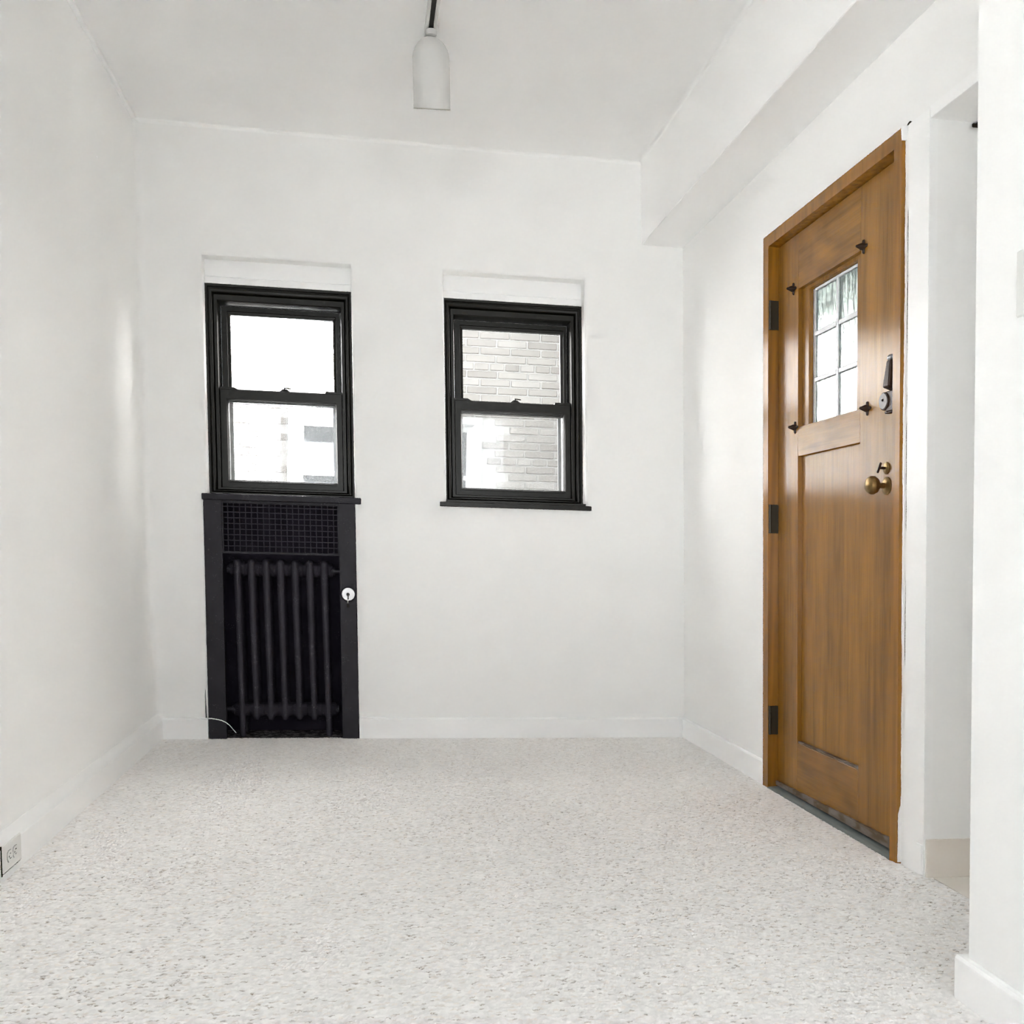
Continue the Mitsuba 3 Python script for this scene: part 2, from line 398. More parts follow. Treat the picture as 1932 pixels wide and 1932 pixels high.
# hall behind the opening
struct(obj("wall_hall", bx(XR + 0.02, 4.3, HY1, HY1 + 0.09, -0.15, 2.4), "m_wall"), "white wall inside the hall opening")
obj("baseboard", bx(XR + 0.001, 4.3, HY1 - 0.006, HY1, -0.004, 0.103, 0.001), "m_vinyl_base", "wall_hall")
labels["wall_hall__baseboard"] = {"label": "beige vinyl baseboard"}
obj("ceiling", bx(XR + 0.0, 4.3, -3.6, HY1 + 0.09, HZ, HZ + 0.1), "m_wall", "wall_hall")
obj("side", bx(4.3, 4.4, -3.7, HY1 + 0.1, -0.15, 2.5), "m_wall", "wall_hall")
obj("end", [bx(2.2, 3.1, -3.7, -3.6, -0.15, 2.9), bx(3.45, 5.3, -3.7, -3.6, -0.15, 2.9), bx(3.1, 3.45, -3.7, -3.6, 2.03, 2.9)], "m_wall", "wall_hall")
obj("living_room_end", bx(5.2, 5.3, REAR - 0.2, -3.6, -0.15, 2.9), "m_wall", "wall_hall")
t = obj("track_bracket", [bx(2.592, 2.64, -2.085, -2.074, HZ - 0.010, HZ - 0.001, 0.002), bx(2.578, 2.60, -2.083, -2.076, HZ - 0.016, HZ - 0.006, 0.002)], "m_dark")
tag(t, "small dark metal bracket under the ceiling of the hall opening", "bracket")

# near partition on the right
struct(obj("wall_partition", bx(XF, XR + 0.02, -3.62, YF, -0.15, 2.9, 0.004), "m_wall"), "white partition wall in the right foreground")
# ceiling and beam
struct(obj("ceiling", bx(-2.9, 5.3, REAR - 0.2, 0.4, H, H + 0.25), "m_ceiling"), "white ceiling")
obj("beam", bx(XB, XR + 0.1, -3.6, 0.05, HB, H + 0.05, 0.003), "m_ceiling", "ceiling")
labels["ceiling__beam"] = {"label": "boxed beam along the right wall"}


def cove(p0, p1, ca, cb, r, n=9):
    """A concave fillet strip from p0 to p1 in the corner whose two walls run along ca and cb."""
    ca, cb = np.array(ca, float), np.array(cb, float)
    v = []
    for p in (p0, p1):
        for a in np.linspace(0, math.pi / 2, n):
            v.append(np.array(p) + ca * r * (1 - math.sin(a)) + cb * r * (1 - math.cos(a)))
    f = []
    for k in range(n - 1):
        f += [[k, k + 1, n + k + 1], [k, n + k + 1, n + k]]
    return trimesh.Trimesh(np.array(v), np.array(f), process=False)


for p0, p1, ca, cb in [((-0.047, 0.0, H), (XB, 0.0, H), (0, -1, 0), (0, 0, -1)), ((-0.047, 0.0, H), (-0.047, -4.3, H), (1, 0, 0), (0, 0, -1)), ((XB, 0.0, H), (XB, -3.0, H), (-1, 0, 0), (0, 0, -1))]:
    obj("cove", cove(p0, p1, ca, cb, 0.016), "m_ceiling", "ceiling", smooth=True)
labels["ceiling__cove"] = {"label": "soft rounded plaster corner"}
# wide glazed rear wall of the living room: its daylight is what lights the walls that face the camera
GX0, GX1, GB, GT = -2.4, 4.9, 0.10, 2.50
struct(obj("wall_rear", poly_prism("back", sbox(-2.9, -0.15, 5.3, 2.9).difference(sbox(GX0, GB, GX1, GT)), REAR - 0.2, REAR), "m_wall"), "white wall behind the camera")
obj("frame", rings("back", inset((GX0, GX1, GB, GT), [(0, REAR - 0.12), (0, REAR - 0.06), (0.05, REAR - 0.06), (0.05, REAR - 0.12)])), "m_trim", "window_3")
obj("mullion", [bx(x - 0.025, x + 0.025, REAR - 0.12, REAR - 0.06, GB + 0.05, GT - 0.05) for x in (-1.3, 0.0, 1.3, 2.6, 3.9)], "m_trim", "window_3")
obj("glass", trimesh.Trimesh([(GX0 + .05, REAR - .09, GB + .05), (GX1 - .05, REAR - .09, GB + .05), (GX1 - .05, REAR - .09, GT - .05), (GX0 + .05, REAR - .09, GT - .05)], [[0, 1, 2], [0, 2, 3]], process=False), "m_glass", "window_3")
struct("window_3", "wide window in the wall behind the camera")

# ------------------------------------------------------------------ baseboards
def baseboard(a, pts, prof_t, h, top):
    pass


def board_x(x0, x1, h=0.092, t=0.015):      # along the back wall
    return poly_y([(0, -0.02), (-t, -0.02), (-t, h - 0.008), (-t + 0.006, h), (0, h)], x0, x1)


def poly_y(pts, x0, x1):
    me = extrude_polygon(Polygon(pts), x1 - x0, engine="earcut"); v = np.array(me.vertices)
    return trimesh.Trimesh(np.stack([x0 + v[:, 2], v[:, 0], v[:, 1]], -1), me.faces, process=False)


def poly_x(pts, y0, y1):                    # profile in (x, z), along y
    me = extrude_polygon(Polygon(pts), y1 - y0, engine="earcut"); v = np.array(me.vertices)
    me = trimesh.Trimesh(np.stack([v[:, 0], y0 + v[:, 2], v[:, 1]], -1), me.faces, process=False)
    me.invert(); return me


struct(obj("baseboard_back", board_x(0.0, 0.2085), "m_trim"), "white baseboard on the back wall")
obj("board", board_x(0.8885, XR), "m_trim", "baseboard_back")
obj("caulk", [bx(0.889, 1.02, -0.012, 0.0, 0.092, 0.0965, 0.001), bx(0.889, 0.897, -0.013, 0.0, 0.09, 0.101, 0.001)], "m_trim", "baseboard_back")
OY0, OY1 = -1.937, -1.809
PB = [(-0.06, -0.02), (0.0, -0.02), (0.006, 0.0), (0.008, 0.080), (0.005, 0.088), (-0.012, 0.113), (-0.06, 0.113)]
struct(obj("baseboard_left", poly_x([(-0.06, -0.02), (0.010, -0.02), (0.010, 0.080), (0.006, 0.087), (-0.010, 0.112), (-0.06, 0.112)], -4.3, 0.0), "m_trim"), "white baseboard with a sloped top on the left wall")
struct(obj("baseboard_right", poly_x([(XR, -0.02), (XR - 0.014, -0.02), (XR - 0.014, 0.084), (XR - 0.008, 0.090), (XR, 0.090)], DY1 + 0.002, 0.0), "m_trim"), "white baseboard between the corner and the door")
struct(obj("baseboard_partition", bx(XF - 0.018, XF + 0.2, -3.62, YF + 0.021, -0.02, 0.084, 0.006), "m_trim"), "white baseboard with a rounded end on the near partition")

# ------------------------------------------------------------------ windows
def window(key, a0, a1, label, side):
    yc = 0.07
    base = (a0, a1, WZ0 + 0.008, 2.067)
    # fascia: white board between the plaster head and the black casing
    obj("fascia", [bx(a0, a1, 0.072, 0.12, 2.095, WZ1 + 0.002, 0.001), bx(a0, a1, 0.062, 0.12, 2.066, 2.099, 0.003)], "m_trim", key)
    labels[key + "__fascia"] = {"label": "white painted head board"}
    S = (1, 1, 0.55, 1.25)
    bead = [(0.0, 0.16), (0.0, 0.064), (0.009, 0.064), (0.011, 0.071)] + [(0.012 + 0.009 - 0.009 * math.cos(t), 0.073 - 0.010 * math.sin(t)) for t in np.linspace(0.15, math.pi - 0.1, 8)] + [(0.031, 0.084), (0.034, 0.090), (0.036, 0.080), (0.060, 0.080), (0.060, 0.16)]
    obj("casing", rings("back", inset(base, [(min(i, 0.036), d) for i, d in bead[:-2]] + [(0.036, 0.16)], S)), "m_window_black", key, smooth=35)
    jb = (a0 + 0.036, a1 - 0.036, base[2] + 0.0198, base[3] - 0.045)
    obj("jamb", rings("back", inset(jb, [(0, 0.19), (0, 0.078), (0.013, 0.078), (0.015, 0.083), (0.0155, 0.19)], (1, 1, 0.7, 1.8))), "m_window_black", key)
    lo = (jb[0] + 0.0158, jb[1] - 0.0158, 1.1475, 1.5985)
    g = (a0 + 0.0865, a1 - 0.0835, 1.1835, 1.5520)
    # lower sash: four members mitred as one frame with an inner bevel
    ls = obj("lower_sash", rings("back", [(*lo, 0.128), (*lo, 0.096), (lo[0] + 0.002, lo[1] - 0.002, lo[2] + 0.002, lo[3] - 0.002, 0.094), (g[0] - 0.006, g[1] + 0.006, g[2] - 0.008, g[3] + 0.004, 0.094), (g[0], g[1], g[2], g[3], 0.104), (g[0], g[1], g[2], g[3], 0.128)]), "m_window_black", key)
    obj("glass", sheet(g, 0.116), "m_glass", ls)
    obj("bottom_bead", bx(g[0] - 0.004, g[1] + 0.004, 0.088, 0.1, g[2] - 0.011, g[2] - 0.007, 0.0008), "m_window_black", ls)
    up = (a0 + 0.060, a1 - 0.060, 1.545, 1.985)
    u = (a0 + 0.0985, a1 - 0.0890, 1.575, 1.9480)
    us = obj("upper_sash", rings("back", [(*up, 0.170), (*up, 0.137), (u[0] - 0.014, u[1] + 0.014, u[2] - 0.008, u[3] + 0.016, 0.137), (u[0] - 0.012, u[1] + 0.012, u[2] - 0.008, u[3] + 0.014, 0.143), (u[0], u[1], u[2], u[3], 0.147), (u[0], u[1], u[2], u[3], 0.170)]), "m_window_black", key)
    obj("glass", sheet(u, 0.158), "m_glass", us)
    # raised ends of the meeting rail and the lock in its middle
    for x0, x1 in ((lo[0], lo[0] + 0.085), (lo[1] - 0.078, lo[1])):
        pr = [(x0, 1.597), (x1, 1.597), (x1 - 0.004 if x0 == lo[0] else x1, 1.6085), (x0 if x0 == lo[0] else x0 + 0.004, 1.6085)]
        if x0 == lo[0]: pr = [(x0, 1.597), (x1, 1.597), (x1 - 0.022, 1.6085), (x0, 1.6095)]
        obj("tilt_latch", poly_prism("back", Polygon(pr), 0.096, 0.126), "m_window_black", ls)
    cx = (a0 + a1) / 2 + 0.014
    lk = [hull([((cx - 0.022, 0.112, 1.598), 0.004), ((cx + 0.022, 0.112, 1.598), 0.004), ((cx - 0.008, 0.112, 1.6105), 0.003), ((cx + 0.008, 0.112, 1.6105), 0.003)], 10)]
    lk.append(hull([((cx - 0.002, 0.107, 1.618), 0.0022), ((cx + 0.024, 0.107, 1.6155), 0.0028)], 10))
    lk.append(hull([((cx, 0.11, 1.607), 0.004), ((cx, 0.108, 1.618), 0.0025)], 10))
    obj("lock", lk[0] + lk[1] + lk[2], "m_window_black", ls, smooth=40)
    # outer channel and the half screen outside
    ch = (a0 + 0.070, a1 - 0.070, 1.10, 1.99)
    obj("outer_channel", rings("back", inset(ch, [(-0.02, 0.245), (-0.02, 0.172), (0.004, 0.172), (0.004, 0.245)])), "m_aluminium", key)
    labels[key + "__outer_channel"] = {"label": "pale aluminium outer channel"}
    sc = (ch[0] + 0.011, ch[1] - 0.011, 1.13, 1.562)
    fr = obj("screen", rings("back", [(*sc, 0.194), (*sc, 0.182), (sc[0] + 0.016, sc[1] - 0.016, sc[2] + 0.016, sc[3] - 0.016, 0.182), (sc[0] + 0.016, sc[1] - 0.016, sc[2] + 0.016, sc[3] - 0.016, 0.194)]), "m_aluminium", key)
    wires = [bx(x - 0.0002, x + 0.0002, 0.1878, 0.1882, sc[2] + 0.01, sc[3] - 0.01) for x in np.arange(sc[0] + 0.012, sc[1] - 0.01, 0.0031)]
    wires += [bx(sc[0] + 0.01, sc[1] - 0.01, 0.1874, 0.1878, z - 0.0002, z + 0.0002) for z in np.arange(sc[2] + 0.012, sc[3] - 0.01, 0.0031)]
    labels[obj("mesh", wires, "m_screen", fr)] = {"kind": "stuff"}
    labels[fr] = {"label": "grey insect screen over the lower half"}
    struct(key, label)


def sheet(g, y): return trimesh.Trimesh([(g[0] - .004, y, g[2] - .004), (g[1] + .004, y, g[2] - .004), (g[1] + .004, y, g[3] + .004), (g[0] - .004, y, g[3] + .004)], [[0, 1, 2], [0, 2, 3]], process=False)


window("window_1", *WIN[0], "black framed double hung window above the radiator", 0)
window("window_2", *WIN[1], "black framed double hung window above a thin black sill, right of the radiator window", 1)
obj("sill", bx(0.2065, 0.9145, -0.024, 0.16, 1.083, 1.1115, 0.003), "m_cover_black", "window_1")
labels["window_1__sill"] = {"label": "worn black sill shelf above the radiator grille"}
obj("sill", bx(1.279, 2.0005, -0.022, 0.0, 1.086, 1.1075, 0.002), "m_window_black", "window_2")
obj("sill_inner", bx(WIN[1][0], WIN[1][1], -0.005, 0.16, 1.086, 1.1185, 0.002), "m_window_black", "window_2")

# ------------------------------------------------------------------ radiator cover
c = "radiator_cover"
def stile(xa, xb, seed):
    r = np.random.default_rng(seed)
    zs = np.linspace(-0.01, 1.083, 60)
    j = r.normal(0, 0.0006, 60)
    o = [(xa, z) if seed == 2 else (xa + jj, z) for z, jj in zip(zs, j)]
    q = [(xb + jj, z) if seed == 2 else (xb, z) for z, jj in zip(zs[::-1], j[::-1])]
    return poly_prism("back", Polygon(o + q).buffer(0), -0.012, 0.02)


obj("stile", stile(0.2118, 0.2895, 1), "m_cover_black", c)
obj("stile", stile(0.8115, 0.8855, 2), "m_cover_black", c)
obj("top_rail", bx(0.2895, 0.8115, -0.006, 0.02, 1.074, 1.083), "m_cover_black", c)
gr = obj("grille", rings("back", [(0.2896, 0.8114, 0.843, 1.0735, 0.012), (0.2896, 0.8114, 0.843, 1.0735, -0.004), (0.2960, 0.8050, 0.8530, 1.0700, -0.004), (0.2960, 0.8050, 0.8530, 1.0700, 0.012)]), "m_cover_black", c)
def wire(p, q): return trimesh.creation.cylinder(0.0024, segment=[p, q], sections=8)
for i in range(19):
    x = 0.296 + (0.805 - 0.296) * (i + 0.72) / 19.4
    obj("wire", wire((x, 0.0055, 0.850), (x, 0.0055, 1.072)), "m_grille", gr)
for i in range(8):
    z = 0.853 + (1.070 - 0.853) * (i + 0.95) / 8.5
    obj("wire", wire((0.294, 0.002, z), (0.807, 0.002, z)), "m_grille", gr)
labels[gr] = {"label": "square wire grille"}
for xx, zz in ((0.236, 0.905), (0.852, 0.905), (0.23, 0.858)):
    obj("screw", lathe([(0.0, 0.0), (0.0035, 0.0), (0.0030, 0.0012), (0.0, 0.0014)], (xx, -0.012, zz), (0, -1, 0), 12), "m_slot_grey", c)
tag(c, "black painted wooden cover with stiles and a wire grille in front of the radiator", "radiator cover")
# niche behind it, its shade put into the dark colour
obj("niche", rings("back", [(0.2095, 0.8875, -0.02, 1.083, 0.0), (0.2095, 0.8875, -0.02, 1.083, 0.215)], False), "m_niche_shade", "wall_back")
obj("niche_side", bx(0.17, 0.2092, 0.02, 0.249, -0.01, 0.30), "m_niche_shade", "wall_back")  # dark block added behind the slit so it reads as shade
obj("niche_back", bx(0.2, 0.9, 0.212, 0.249, -0.05, 1.1), "m_niche_shade", "wall_back")

# ------------------------------------------------------------------ radiator
rad = "radiator"
def tilt(x, z): return x + 0.012 * (0.82 - z)
XS = [0.344, 0.4085, 0.4745, 0.5385, 0.6045, 0.6715, 0.738]
for i, x in enumerate(XS):
    parts = []
    zt, zb = 0.797, 0.072
    for j, y in enumerate((0.052, 0.108, 0.164)):
        low = -0.008 if (i in (0, 6) and j != 1) else zb
        parts.append(hull([((tilt(x, zt), y, zt), 0.0175), ((tilt(x, 0.40), y, 0.40), 0.0155)], 16))
        parts.append(hull([((tilt(x, 0.40), y, 0.40), 0.0155), ((tilt(x, low), y, low + 0.012), 0.014)], 16))
    parts.append(hull([((tilt(x, zt), 0.052, zt + 0.005), 0.0185), ((tilt(x, zt), 0.164, zt + 0.005), 0.0185)], 16))
    parts.append(hull([((tilt(x, zb), 0.052, zb + 0.02), 0.016), ((tilt(x, zb), 0.164, zb + 0.02), 0.016)], 16))
    for zc, hr in ((0.772, 0.034), (0.118, 0.033)):
        parts.append(manifold3d.Manifold.cylinder(0.066, hr, hr, 24).rotate([0, 90, 0]).translate([tilt(x, zc) - 0.033, 0.088, zc]))
        parts.append(hull([((tilt(x, zc), 0.055, zc - 0.018), 0.017), ((tilt(x, zc), 0.055, zc + 0.02), 0.0185), ((tilt(x, zc), 0.16, zc), 0.02)], 14))
        # cast shoulders beside the tube
        parts.append(hull([((tilt(x, zc) - 0.026, 0.072, zc + 0.012), 0.016), ((tilt(x, zc) + 0.026, 0.072, zc + 0.012), 0.016), ((tilt(x, zc), 0.056, zc + 0.018), 0.0175), ((tilt(x, zc), 0.056, zc - 0.02), 0.0165), ((tilt(x, zc) - 0.024, 0.078, zc - 0.016), 0.014), ((tilt(x, zc) + 0.024, 0.078, zc - 0.016), 0.014)], 14))
    mfd = manifold3d.Manifold.batch_boolean(parts, manifold3d.OpType.Add)
    obj("section", mfd, "m_iron", rad, smooth=45)
for s, x in ((-1, XS[0] - 0.030), (1, XS[-1] + 0.030)):
    for zc in (0.770, 0.118):
        obj("hub_cap", lathe([(0.0, 0.0), (0.026, 0.0), (0.026, 0.008), (0.019, 0.010), (0.019, 0.018), (0.0, 0.018)], (tilt(x, zc), 0.085, zc), (s, 0, 0), 24), "m_iron", rad, smooth=40)
obj("pipe", trimesh.creation.cylinder(0.011, segment=[(XS[-1] + 0.03, 0.085, 0.770), (0.886, 0.085, 0.770)], sections=16), "m_iron", rad, smooth=40)
obj("pipe", trimesh.creation.cylinder(0.012, segment=[(XS[0] - 0.03, 0.085, 0.118), (0.225, 0.085, 0.118)], sections=16), "m_iron", rad, smooth=40)
tag(rad, "black cast iron column radiator with seven sections in the wall niche", "radiator")

# valve dial on the right stile
d = "valve_dial"
VX, VZ = 0.8490, 0.6680
obj("base_ring", lathe([(0.0, 0.0), (0.036, 0.0), (0.036, 0.006), (0.031, 0.010), (0.0, 0.010)], (VX + 0.001, -0.012, VZ), (0, -1, 0), 40), "m_cover_black", d, smooth=35)
obj("face", lathe([(0.0, 0.0), (0.0285, 0.0), (0.0295, 0.003), (0.0285, 0.007), (0.0, 0.008)], (VX, -0.022, VZ), (0, -1, 0), 40), "m_enamel", d, smooth=35)
labels[d + "__face"] = {"label": "white enamel face"}
obj("centre", lathe([(0.0, 0.0), (0.0078, 0.0), (0.007, 0.002), (0.0, 0.0022)], (VX - 0.001, -0.0298, VZ - 0.001), (0, -1, 0), 20), "m_slot_grey", d)
obj("slot", bx(VX - 0.003, VX + 0.002, -0.0315, -0.029, VZ - 0.0245, VZ - 0.006, 0.0008), "m_slot_grey", d)
obj("tab", bx(VX - 0.006, VX + 0.000, -0.024, -0.012, VZ - 0.042, VZ - 0.027, 0.0015), "m_socket_grey", d)
obj("keyhole", bx(VX - 0.008, VX + 0.004, -0.0135, -0.011, VZ - 0.062, VZ - 0.046, 0.0005), "m_dark", d)
tag(d, "round white dial with a dark slot on the right stile of the radiator cover", "dial")

# thin cable from the baseboard into the niche
pts = [(0.115, -0.016, 0.0955), (0.155, -0.0165, 0.0935), (0.19, -0.0175, 0.0925), (0.225, -0.018, 0.091), (0.25, -0.0185, 0.0870), (0.272, -0.0185, 0.0815), (0.290, -0.014, 0.071), (0.305, -0.002, 0.054), (0.317, 0.01, 0.034), (0.327, 0.02, 0.018)]
tag(obj("cable", tube(pts, 0.0022), "m_paint_edge"), "thin white cable running from the left baseboard behind the radiator cover", "cable")

# ------------------------------------------------------------------ ceiling track and spotlight
tr = "light_track"
TX = 1.1985
obj("rail", [bx(TX - 0.0205, TX - 0.0085, -3.2, -0.93, H - 0.024, H + 0.002, 0.002), bx(TX + 0.0085, TX + 0.0205, -3.2, -0.93, H - 0.024, H + 0.002, 0.002), bx(TX - 0.019, TX + 0.019, -0.945, -0.925, H - 0.026, H + 0.002, 0.003)], "m_fixture", tr)
obj("channel", bx(TX - 0.009, TX + 0.009, -3.2, -0.94, H - 0.016, H), "m_slot_grey", tr)
labels[tr + "__channel"] = {"label": "dark open channel"}
tag(tr, "white lighting track with a dark channel along the ceiling", "lighting track")
sp = "spotlight"
th = math.radians(24.4)
ax = np.array([0.035, math.sin(th), -math.cos(th)])
ax /= np.linalg.norm(ax)
top = np.array([1.1975, -1.0, 2.704])
prof = [(0.0, 0.0)] + [(0.0665 * math.sin(t), 0.075 * (1 - math.cos(t))) for t in np.linspace(0.1, math.pi / 2, 14)] + [(0.0670, 0.12), (0.0672, 0.2315), (0.0650, 0.2325), (0.0640, 0.12), (0.0630, 0.076)] + [(0.062 * math.sin(t), 0.075 - 0.070 * math.cos(t)) for t in np.linspace(math.pi / 2, 0.1, 10)] + [(0.0, 0.004)]
obj("shade", lathe(prof, top, ax, 48), "m_fixture", sp, smooth=35)
obj("bulb", lathe([(0.0, 0.06), (0.02, 0.06), (0.022, 0.10), (0.050, 0.17), (0.056, 0.20), (0.045, 0.212), (0.0, 0.218)], top, ax, 32), "m_enamel", sp, smooth=40)
obj("rim", lathe([(0.0640, 0.2295), (0.0675, 0.2295), (0.0675, 0.2335), (0.0640, 0.2335), (0.0640, 0.2295)], top, ax, 48), "m_socket_grey", sp)
obj("neck", lathe([(0.0, 0.0), (0.0185, 0.0), (0.0195, 0.002), (0.0195, 0.012), (0.0180, 0.017), (0.0, 0.019)], (TX + 0.0015, -1.008, 2.7203), (0, 0.1, -1), 28), "m_fixture", sp, smooth=35)
tag(sp, "white bullet shaped spotlight hanging from the end of the ceiling track", "spotlight")

# ------------------------------------------------------------------ wall outlet and light switch
o = "wall_outlet"
oz0, oz1 = 0.019, 0.0905
px_ = 0.010
obj("plate", bx(px_, px_ + 0.006, OY0, OY1, oz0, oz1, 0.002), "m_plate", o)
obj("gap", poly_prism("right", Polygon([(OY0 + 0.001, oz1), (OY0 - 0.0004, oz1), (OY0 - 0.0016, oz0 - 0.006), (OY0 + 0.001, oz0 - 0.006)]), px_ - 0.002, px_ + 0.003), "m_dark", o)  # solid dark strip painted as the shade beside the plate
obj("shade_below", bx(px_ - 0.002, px_ + 0.0042, OY0, OY1 - 0.005, oz0 - 0.0014, oz0 + 0.0006), "m_dark", o)  # solid dark strip painted as the shade under the plate
yc, zc = (OY0 + OY1) / 2, (oz0 + oz1) / 2
for s in (-1, 1):
    yy = yc + 0.0195 * s - 0.002
    disc = Polygon([(yy + 0.0172 * math.cos(t), zc + max(-0.0140, min(0.0140, 0.0172 * math.sin(t)))) for t in np.linspace(0, 2 * math.pi, 36, endpoint=False)])
    so = obj("socket", poly_prism("right", disc, px_ + 0.004, px_ + 0.0085), "m_plate", o)
    shade_ring = Polygon(disc).buffer(0.0011).difference(disc.buffer(-0.0002))
    obj("shade_outline", poly_prism("right", shade_ring, px_ + 0.0055, px_ + 0.0064), "m_slot_grey", so)  # grey ring paints the shade round each socket
    for dz in (-0.0062, 0.0062):
        obj("slot", bx(px_ + 0.008, px_ + 0.0088, yy - 0.0045, yy + 0.004, zc + dz - 0.0011, zc + dz + 0.0011), "m_dark", so)
    obj("slot", lathe([(0, 0), (0.0024, 0), (0.0024, 0.0006), (0, 0.0006)], (px_ + 0.0083, yy - 0.0095 , zc), (1, 0, 0), 12), "m_dark", so)
obj("screw", lathe([(0, 0), (0.0026, 0), (0.0022, 0.001), (0, 0.0012)], (px_ + 0.006, yc - 0.002, zc), (1, 0, 0), 12), "m_socket_grey", o)
tag(o, "pale two socket wall outlet set in the baseboard at the lower left", "outlet")

s = "light_switch"
sx = XF
obj("plate", bx(sx - 0.006, sx, -2.985, -2.913, 1.3085, 1.4265, 0.0025), "m_plate", s)
obj("toggle", hull([((sx - 0.005, -2.949, 1.374), 0.0045), ((sx - 0.014, -2.949, 1.381), 0.0038)], 12), "m_plate", s, smooth=40)
obj("slot", bx(sx - 0.0066, sx - 0.004, -2.9545, -2.9435, 1.3555, 1.3795), "m_socket_grey", s)
obj("painted_shadow", bx(sx - 0.0068, sx - 0.004, -2.954, -2.944, 1.3535, 1.3568), "m_slot_grey", s)  # grey strip painted as the shadow below the toggle
for zz in (1.337, 1.3975):
    obj("screw", lathe([(0, 0), (0.003, 0), (0.0025, 0.0009), (0, 0.001)], (sx - 0.006, -2.949, zz), (-1, 0, 0), 12), "m_socket_grey", s)
tag(s, "white light switch plate with a toggle on the near partition at the right edge", "light switch")

# nails left in the plaster
def nail(p, axis, label):
    k = obj("nail", [lathe([(0, 0), (0.0016, 0), (0.0016, 0.005), (0.0036, 0.005), (0.0032, 0.0064), (0, 0.0070)], p, axis, 14)], "m_enamel")
    tag(k, label, "nail")
nail((0.6754, 0.0, 2.690), (0, -1, 0), "tiny white nail head high on the back wall below the ceiling")
nail((left_x(2.33) - 0.002, -0.62, 2.33), (1, 0, 0), "tiny white nail head high on the left wall")

# ------------------------------------------------------------------ door
D = "door_1"
XFR, XD = XR - 0.014, XR + 0.026           # frame face, leaf face
IY0, IY1, IZ = -1.9115, -1.0355, 2.042     # inside of the frame
def frame_piece(poly): return poly_prism("right", poly, XFR, XR + 0.115)
obj("jamb", frame_piece(Polygon([(DY1, -0.01), (IY1, -0.018), (IY1, IZ), (DY1, DZ)])), "m_wood_frame", D)
obj("jamb", frame_piece(Polygon([(DY0, -0.01), (IY0, -0.01), (IY0, IZ), (DY0, DZ)])), "m_wood_frame", D)
obj("head_jamb", frame_piece(Polygon([(DY0, DZ), (IY0, IZ), (IY1, IZ), (DY1, DZ)])), "m_wood_frame", D)
L0, L1 = IY0 + 0.002, IY1 - 0.002
BT = 0.045   # leaf thickness
SY0, SY1 = -1.652, -1.2065                 # stiles' inner edges
RZ = (0.202, 1.245, 1.350, 1.842)          # rails' edges: bottom rail top, lock rail bottom, lock rail top, top rail bottom
ZB = 0.018
leaf = D + "__leaf"
obj("leaf_stile", bx(XD, XD + BT, SY1, L1, ZB, IZ - 0.003, 0.0008), "m_wood", D)
obj("leaf_stile", bx(XD, XD + BT, L0, SY0, ZB, IZ - 0.003, 0.0008), "m_wood", D)
obj("leaf_rail", bx(XD, XD + BT, SY0, SY1, ZB, RZ[0], 0.0008), "m_wood_rail", D)
obj("leaf_rail", bx(XD, XD + BT, SY0, SY1, RZ[1], RZ[2], 0.0008), "m_wood_rail", D)
obj("leaf_rail", bx(XD, XD + BT, SY0, SY1, RZ[3], IZ - 0.003, 0.0008), "m_wood_rail", D)
obj("panel", bx(XD + 0.016, XD + 0.032, SY0 - 0.004, SY1 + 0.004, RZ[0] - 0.004, RZ[1] + 0.004), "m_wood", D)
obj("panel_moulding", poly_y_to_right := poly_prism("right", Polygon([(SY0, RZ[0] - 0.001), (SY1, RZ[0] - 0.001), (SY1, RZ[0] + 0.007), (SY0, RZ[0] + 0.007)]), XD + 0.004, XD + 0.018), "m_worn_wood", D)
# glazing: inner frame set back from the leaf, then the leaded panes
GY0, GY1, GZ0, GZ1 = -1.598, -1.262, 1.350, 1.832
gf = obj("glazing_frame", rings("right", [(SY0, SY1, RZ[2], RZ[3], XD + 0.040), (SY0, SY1, RZ[2], RZ[3], XD + 0.016), (GY0 - 0.004, GY1 + 0.004, GZ0 + 0.002, GZ1 - 0.002, XD + 0.016), (GY0, GY1, GZ0 + 0.004, GZ1 - 0.004, XD + 0.020), (GY0, GY1, GZ0 + 0.004, GZ1 - 0.004, XD + 0.040)]), "m_wood", D)
XG = XD + 0.034
ys = [GY0, (GY0 + GY1) / 2 - 0.012, GY1]
zs = [GZ0 + 0.004, 1.508, 1.668, GZ1 - 0.004]
def came(y0, y1, z0, z1): return bx(XG - 0.005, XG + 0.009, y0, y1, z0, z1, 0.0022)
obj("came", came(ys[1] - 0.009, ys[1] + 0.009, zs[0], zs[3]), "m_lead", gf)
for zc in zs[1:3]:
    for a, b in ((ys[0], ys[1] - 0.008), (ys[1] + 0.008, ys[2])):
        obj("came", came(a, b, zc - 0.009, zc + 0.009), "m_lead", gf)
obj("came", came(ys[2] - 0.020, ys[2], zs[0], zs[3]), "m_lead", gf)
obj("came", came(ys[0], ys[0] + 0.012, zs[0], zs[3]), "m_lead", gf)
obj("came", came(ys[0] + 0.011, ys[2] - 0.019, zs[3] - 0.012, zs[3]), "m_lead", gf)


